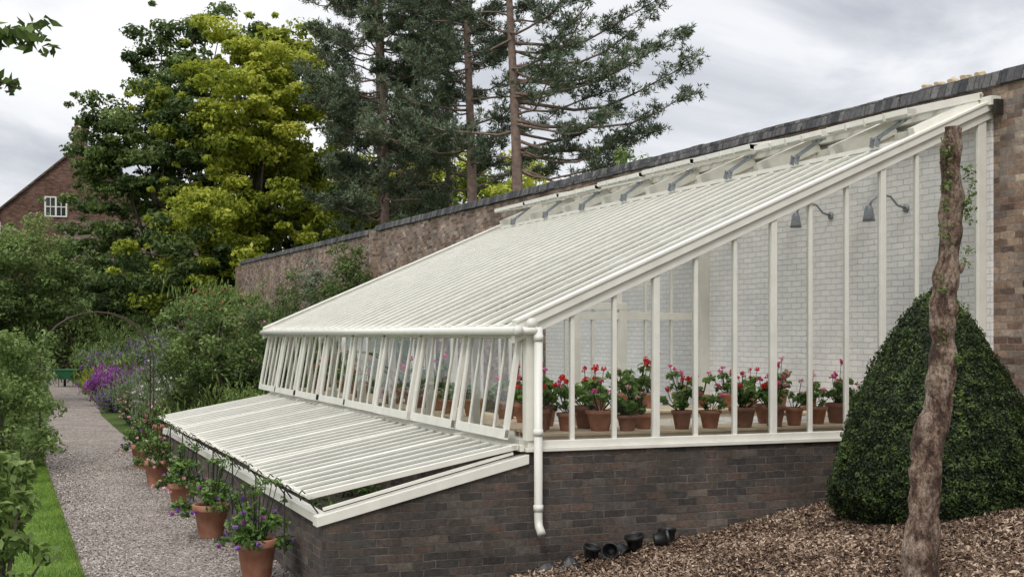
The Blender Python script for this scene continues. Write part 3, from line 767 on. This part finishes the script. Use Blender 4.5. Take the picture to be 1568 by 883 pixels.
m=MB(); x,y=-1.9,50.0
m.hexa([(x-.32,y-.25,.35),(x+.32,y-.25,.35),(x+.32,y+.3,.35),(x-.32,y+.3,.35),(x-.5,y-.4,.75),(x+.5,y-.4,.75),(x+.5,y+.5,.75),(x-.5,y+.5,.75)])
m.box(x-.53,x+.53,y-.43,y+.53,.753,.79)
m.cur=1; m.tube([(x-.05,y+.75,.2),(x+.05,y+.75,.2)],.2,16)
for s in(-.3,.3): m.beam((x+s*.4,y+.75,.2),(x+s,y-.9,.62),.035,.035); m.beam((x+s,y-.2,.4),(x+s,y-.25,.01),.03,.03)
m.obj("green_wheelbarrow",[GREENP,DARKIRON])

# ------------------------------------------------------------------ topiary
prof=[(0,2.76),(.08,2.71),(.20,2.60),(.33,2.44),(.47,2.23),(.61,1.98),(.74,1.72),(.84,1.44),(.92,1.17),(.94,.97),(.88,.78),(.76,.64)]
tx,ty=3.38,-1.55
te=empty("topiary_box_bush")
def tr_(th,z):
    return 1+.13*mnoise.noise(Vector((math.cos(th)*1.6+5,math.sin(th)*1.6,z*1.7)))+.07*mnoise.noise(Vector((math.cos(th)*5,math.sin(th)*5+3,z*5)))
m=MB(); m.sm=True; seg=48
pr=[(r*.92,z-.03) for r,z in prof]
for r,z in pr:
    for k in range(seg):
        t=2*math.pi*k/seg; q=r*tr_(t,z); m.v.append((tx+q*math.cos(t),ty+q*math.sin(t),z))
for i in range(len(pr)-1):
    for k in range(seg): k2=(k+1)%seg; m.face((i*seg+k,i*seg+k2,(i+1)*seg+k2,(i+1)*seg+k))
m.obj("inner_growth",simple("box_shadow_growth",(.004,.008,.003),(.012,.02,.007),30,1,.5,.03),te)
n=80000
pz=np.array([p[1] for p in prof])[::-1]; prr=np.array([p[0] for p in prof])[::-1]
zz=[];
while len(zz)<n:
    z=R.uniform(.64,2.76,n); r=np.interp(z,pz,prr); keep=R.random(n)<(r+.06)/1.0; zz+=list(z[keep])
zz=np.array(zz[:n]); th=R.uniform(0,2*np.pi,n); r=np.interp(zz,pz,prr)
mod=np.array([tr_(a,b) for a,b in zip(th,zz)])
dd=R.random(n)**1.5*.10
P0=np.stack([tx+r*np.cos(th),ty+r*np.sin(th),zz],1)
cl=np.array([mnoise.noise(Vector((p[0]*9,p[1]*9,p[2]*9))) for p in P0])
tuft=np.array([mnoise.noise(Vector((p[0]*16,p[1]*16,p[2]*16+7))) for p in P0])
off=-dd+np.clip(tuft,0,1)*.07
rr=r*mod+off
P=np.stack([tx+rr*np.cos(th),ty+rr*np.sin(th),zz],1)
N=nrm(np.stack([np.cos(th),np.sin(th),np.full(n,.45)],1)+R.normal(size=(n,3))*.6)
V=leaf_arrays(P,N,R.uniform(.020,.038,n),R.uniform(.012,.020,n))
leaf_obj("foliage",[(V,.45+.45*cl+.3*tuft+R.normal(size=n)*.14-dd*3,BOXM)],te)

# ------------------------------------------------------------------ bare trunk
def barkmat():
    m,nt,b=newmat("peeling_bark"); g=nn(nt,"ShaderNodeNewGeometry")
    mp=nn(nt,"ShaderNodeMapping"); mp.inputs["Scale"].default_value=(1,1,.6); nt.links.new(g.outputs["Position"],mp.inputs[0])
    n=noise_n(nt,mp.outputs[0],8,10,.72); n2=noise_n(nt,mp.outputs[0],45,6,.75)
    r=ramp(nt,[(.38,(.06,.035,.025)),(.46,(.17,.105,.075)),(.52,(.36,.26,.20)),(.60,(.50,.40,.33)),(.66,(.17,.14,.08))],n.outputs[0])
    c=mixc(nt,r.outputs[0],ramp(nt,[(.40,(.30,.27,.25)),(.58,(1.25,1.2,1.15))],n2.outputs[0]).outputs[0],.85,'MULTIPLY')
    nt.links.new(c,b.inputs["Base Color"]); b.inputs["Roughness"].default_value=.95
    ad=nn(nt,"ShaderNodeMath",operation='ADD'); nt.links.new(n.outputs[0],ad.inputs[0]); nt.links.new(n2.outputs[0],ad.inputs[1]); bump(nt,b,ad.outputs[0],1,.05); return m
bt=empty("bare_tree_trunk"); m=MB(); m.sm=True
ctr=[(0,.50,.150),(.0,.66,.135),(-.01,.85,.115),(.01,1.1,.105),(.03,1.35,.10),(.045,1.6,.112),(.10,1.8,.095),(.13,2.05,.100),(.145,2.25,.080),(.15,2.5,.092),(.17,2.75,.080),(.19,3.0,.072),(.20,3.2,.082),(.205,3.45,.066),(.205,3.65,.070),(.21,3.76,.062)]
rvx,rvy=.931,-.365
base=Vector((1.30,-3.95,0)); fine=[];fr=[]
for i in range(len(ctr)-1):
    a,b=ctr[i],ctr[i+1]
    for q in range(6):
        t=q/6; wv=.012*mnoise.noise(Vector(((a[1]+(b[1]-a[1])*t)*3,0,0)))
        fine.append(base+Vector((rvx*(a[0]+wv+(b[0]-a[0])*t),rvy*(a[0]+(b[0]-a[0])*t),a[1]+(b[1]-a[1])*t))); fr.append(a[2]+(b[2]-a[2])*t)
fine.append(base+Vector((rvx*.21,rvy*.21,3.76))); fr.append(.06)
fr=[r*(1+.16*mnoise.noise(Vector((p.z*5,1,2)))) for r,p in zip(fr,fine)]
SG=32
n0=len(m.v); m.tube(fine,fr,SG)
for i in range(n0,len(m.v)):
    v=Vector(m.v[i]); d=mnoise.noise(v*9)*.026+mnoise.noise(Vector((v.x*30,v.y*30,v.z*8)))*.012+mnoise.noise(v*40)*.006; ax=fine[(i-n0)//SG]; o=(v-ax); o.z=0
    if o.length>1e-4: m.v[i]=tuple(v+o.normalized()*d)
for (z,a,l) in ((2.15,0.2,.07),(2.75,0,.08),(1.45,2.7,.07),(3.15,.4,.06),(3.45,2.9,.04),(1.9,3.4,.05)):
    p=min(fine,key=lambda q:abs(q.z-z)); m.tube([p,p+Vector((math.cos(a)*(l+.02),math.sin(a)*(l+.02)-.02,.03)),p+Vector((math.cos(a)*(l+.05),math.sin(a)*(l+.05)-.02,.07))],[.045,.028,.016],9,True,.15)
m.obj("trunk",barkmat(),bt)
cent=[];
for z,side in ((3.45,1),(3.4,1),(3.30,1),(3.2,1),(3.5,-1),(3.1,1),(2.3,-1),(2.5,1),(2.15,1),(2.0,-1),(3.6,-1),(2.85,1),(2.65,-1),(1.9,1),(3.38,-1),(3.25,-1),(3.0,-1)):
    p=min(fine,key=lambda q:abs(q.z-z)); 
    for _ in range(4): cent.append((p.x+side*rvx*random.uniform(.03,.12),p.y-.08+side*rvy*.08,z+random.gauss(0,.05)))
V,var=clumps(cent,.04,10,.03,.5); leaf_obj("sprouts",[(V,var,LGm)],bt)

# tumbled black plastic nursery pots and a crumpled sheet by the wall
m=MB(); m.sm=True
for (x,y,r,h,rx,ry,rz) in ((.50,-.24,.08,.14,.25,.1,0),(.68,-.34,.075,.13,1.5,0,-.6),(.98,-.24,.09,.15,.1,-.2,0),(1.14,-.30,.085,.14,1.4,.2,1.2),(1.32,-.24,.085,.15,-.3,.1,0)):
    rot=Euler((rx,ry,rz)).to_matrix(); z=hmulch(x,y)+(r*.9 if abs(rx)>1 else 0)
    m.lathe(potprof(r,h)+[(r*.62,h*.05),(0,h*.05)],20,(x,y,z+.0),rot)
m.sm=False
def sheet(x0,x1,y0,y1,n=14,sd=0):
    n0=len(m.v)
    for j in range(n):
        for i in range(n):
            x=x0+(x1-x0)*i/(n-1); y=y0+(y1-y0)*j/(n-1)
            m.v.append((x,y,hmulch(x,y)-.01+abs(mnoise.noise(Vector((x*5+sd,y*6,0))))*.16))
    for j in range(n-1):
        for i in range(n-1): a=n0+j*n+i; m.face((a,a+1,a+n+1,a+n))
sheet(-.05,.9,-.42,-.12,20,3)
m.obj("black_plastic_plant_pots",BLACKP)
shrub("small_weed",1.02,-4.35,.05,.08,LGm,140,.025,.1,(YEL,),hmulch(1.02,-4.35),.5,5,.012,spikes=0)

# ------------------------------------------------------------------ house
he=empty("brick_house"); hy=72.9
m=MB()
x0,x1,ap=-4.6,4.4,-.1
m.v+= [(x0,hy,0),(x1,hy,0),(x1,hy,9.8),(ap,hy,13.8),(x0,hy,9.8),(x0,hy+9,0),(x1,hy+9,0),(x1,hy+9,9.8),(ap,hy+9,13.8),(x0,hy+9,9.8)]
for f in ((0,1,2,3,4),(5,9,8,7,6),(0,4,9,5),(1,6,7,2)): m.face(f)
m.box(-.95,8,68.5,hy-.01,0,6.6)
m.box(-.42,.42,hy+.2,hy+1.2,13.0,14.9); m.box(-.5,.5,hy+.12,hy+1.28,14.9,15.05)
m.obj("walls",BRICK_H,he)
m=MB()
def slab(a,b,y0,y1,t=.15):
    m.hexa([(a[0],y0,a[1]),(b[0],y0,b[1]),(b[0],y1,b[1]),(a[0],y1,a[1]),(a[0],y0,a[1]+t),(b[0],y0,b[1]+t),(b[0],y1,b[1]+t),(a[0],y1,a[1]+t)])
slab((x0-.3,9.55),(ap,13.82),hy-.15,hy+9.2); slab((ap+.003,13.82),(x1+.3,9.55),hy-.15,hy+9.2)
m.hexa([(-1.1,68.2,6.5),(8.1,68.2,6.5),(8.1,hy-.02,9.2),(-1.1,hy-.02,9.2),(-1.1,68.2,6.65),(8.1,68.2,6.65),(8.1,hy-.02,9.35),(-1.1,hy-.02,9.35)])
m.obj("tiled_roof",TILE,he)
m=MB(); 
for xx in(-.22,.22): m.lathe([(.13,0),(.1,.3),(.13,.45),(.08,.45)],12,(xx,hy+.7,15.05))
m.obj("chimney_pots",TERRA,he)
m=MB(); wx,wz=-1.45,10.1
m.box(wx-.65,wx+.65,hy-.06,hy-.003,wz-.62,wz-.54); m.box(wx-.65,wx+.65,hy-.06,hy-.003,wz+.54,wz+.62)
for q in (-.61,0,.61): m.box(wx+q-.05,wx+q+.05,hy-.055,hy-.003,wz-.54,wz+.54)
for q in (-.31,.31): m.box(wx+q-.02,wx+q+.02,hy-.05,hy-.003,wz-.54,wz+.54)
m.box(wx-.6,wx+.6,hy-.052,hy-.003,wz-.03,wz+.03)
m.obj("window_frame",WHITE,he)
m=MB(); m.box(wx-.6,wx+.6,hy-.02,hy-.002,wz-.54,wz+.54); m.obj("window_glass",simple("dark_window",(.02,.025,.03),(.04,.045,.05),2,.1,0),he)

# ------------------------------------------------------------------ world, sun, camera
sc=bpy.context.scene
w=bpy.data.worlds.new("World"); sc.world=w; w.use_nodes=True; nt=w.node_tree; bg=nt.nodes["Background"]
EL,AZ=math.radians(48),math.radians(215)
sky=nn(nt,"ShaderNodeTexSky",sky_type='NISHITA'); sky.sun_disc=False; sky.sun_elevation=EL; sky.sun_rotation=AZ
tc=nn(nt,"ShaderNodeTexCoord"); mp=nn(nt,"ShaderNodeMapping"); mp.inputs["Scale"].default_value=(1,1,2.0); mp.inputs["Location"].default_value=(3.1,.9,.3)
nt.links.new(tc.outputs["Generated"],mp.inputs[0])
n1=noise_n(nt,mp.outputs[0],3.0,8,.55); n1.inputs["Distortion"].default_value=.5
cr=ramp(nt,[(.34,(5.2,5.5,6.1)),(.43,(7.3,7.5,8.0)),(.495,(9.4,9.5,9.8)),(.59,(10.8,10.8,10.9))],n1.outputs[0])
sp=nn(nt,"ShaderNodeSeparateXYZ"); nt.links.new(tc.outputs["Generated"],sp.inputs[0])
mr=nn(nt,"ShaderNodeMapRange"); nt.links.new(sp.outputs[2],mr.inputs[0]); mr.inputs[1].default_value=.25; mr.inputs[2].default_value=1; mr.inputs[3].default_value=1; mr.inputs[4].default_value=2.2
cm=nn(nt,"ShaderNodeVectorMath",operation='SCALE'); nt.links.new(cr.outputs[0],cm.inputs[0]); nt.links.new(mr.outputs[0],cm.inputs["Scale"])
c=mixc(nt,sky.outputs[0],cm.outputs[0],.94)
nt.links.new(c,bg.inputs[0]); bg.inputs[1].default_value=.1
sd=bpy.data.lights.new("sun","SUN"); sd.energy=1.4; sd.angle=math.radians(16); sd.color=(1,.95,.87)
so=bpy.data.objects.new("sun",sd); link(so)
sv=Vector((math.sin(AZ)*math.cos(EL),math.cos(AZ)*math.cos(EL),math.sin(EL)))
so.rotation_euler=sv.to_track_quat('Z','Y').to_euler(); so.location=(0,0,30)
cd=bpy.data.cameras.new("camera"); cd.sensor_width=36; cd.lens=2000/1568*36; cd.shift_y=70.5/1568; cd.clip_end=3000; cd.clip_start=.1
co=bpy.data.objects.new("camera",cd); link(co); co.location=(-4.612,-11.296,2.33); co.rotation_euler=(math.radians(90),0,-math.radians(21.405)); sc.camera=co
sc.view_settings.view_transform='Standard'; sc.view_settings.look='None'; sc.view_settings.exposure=0
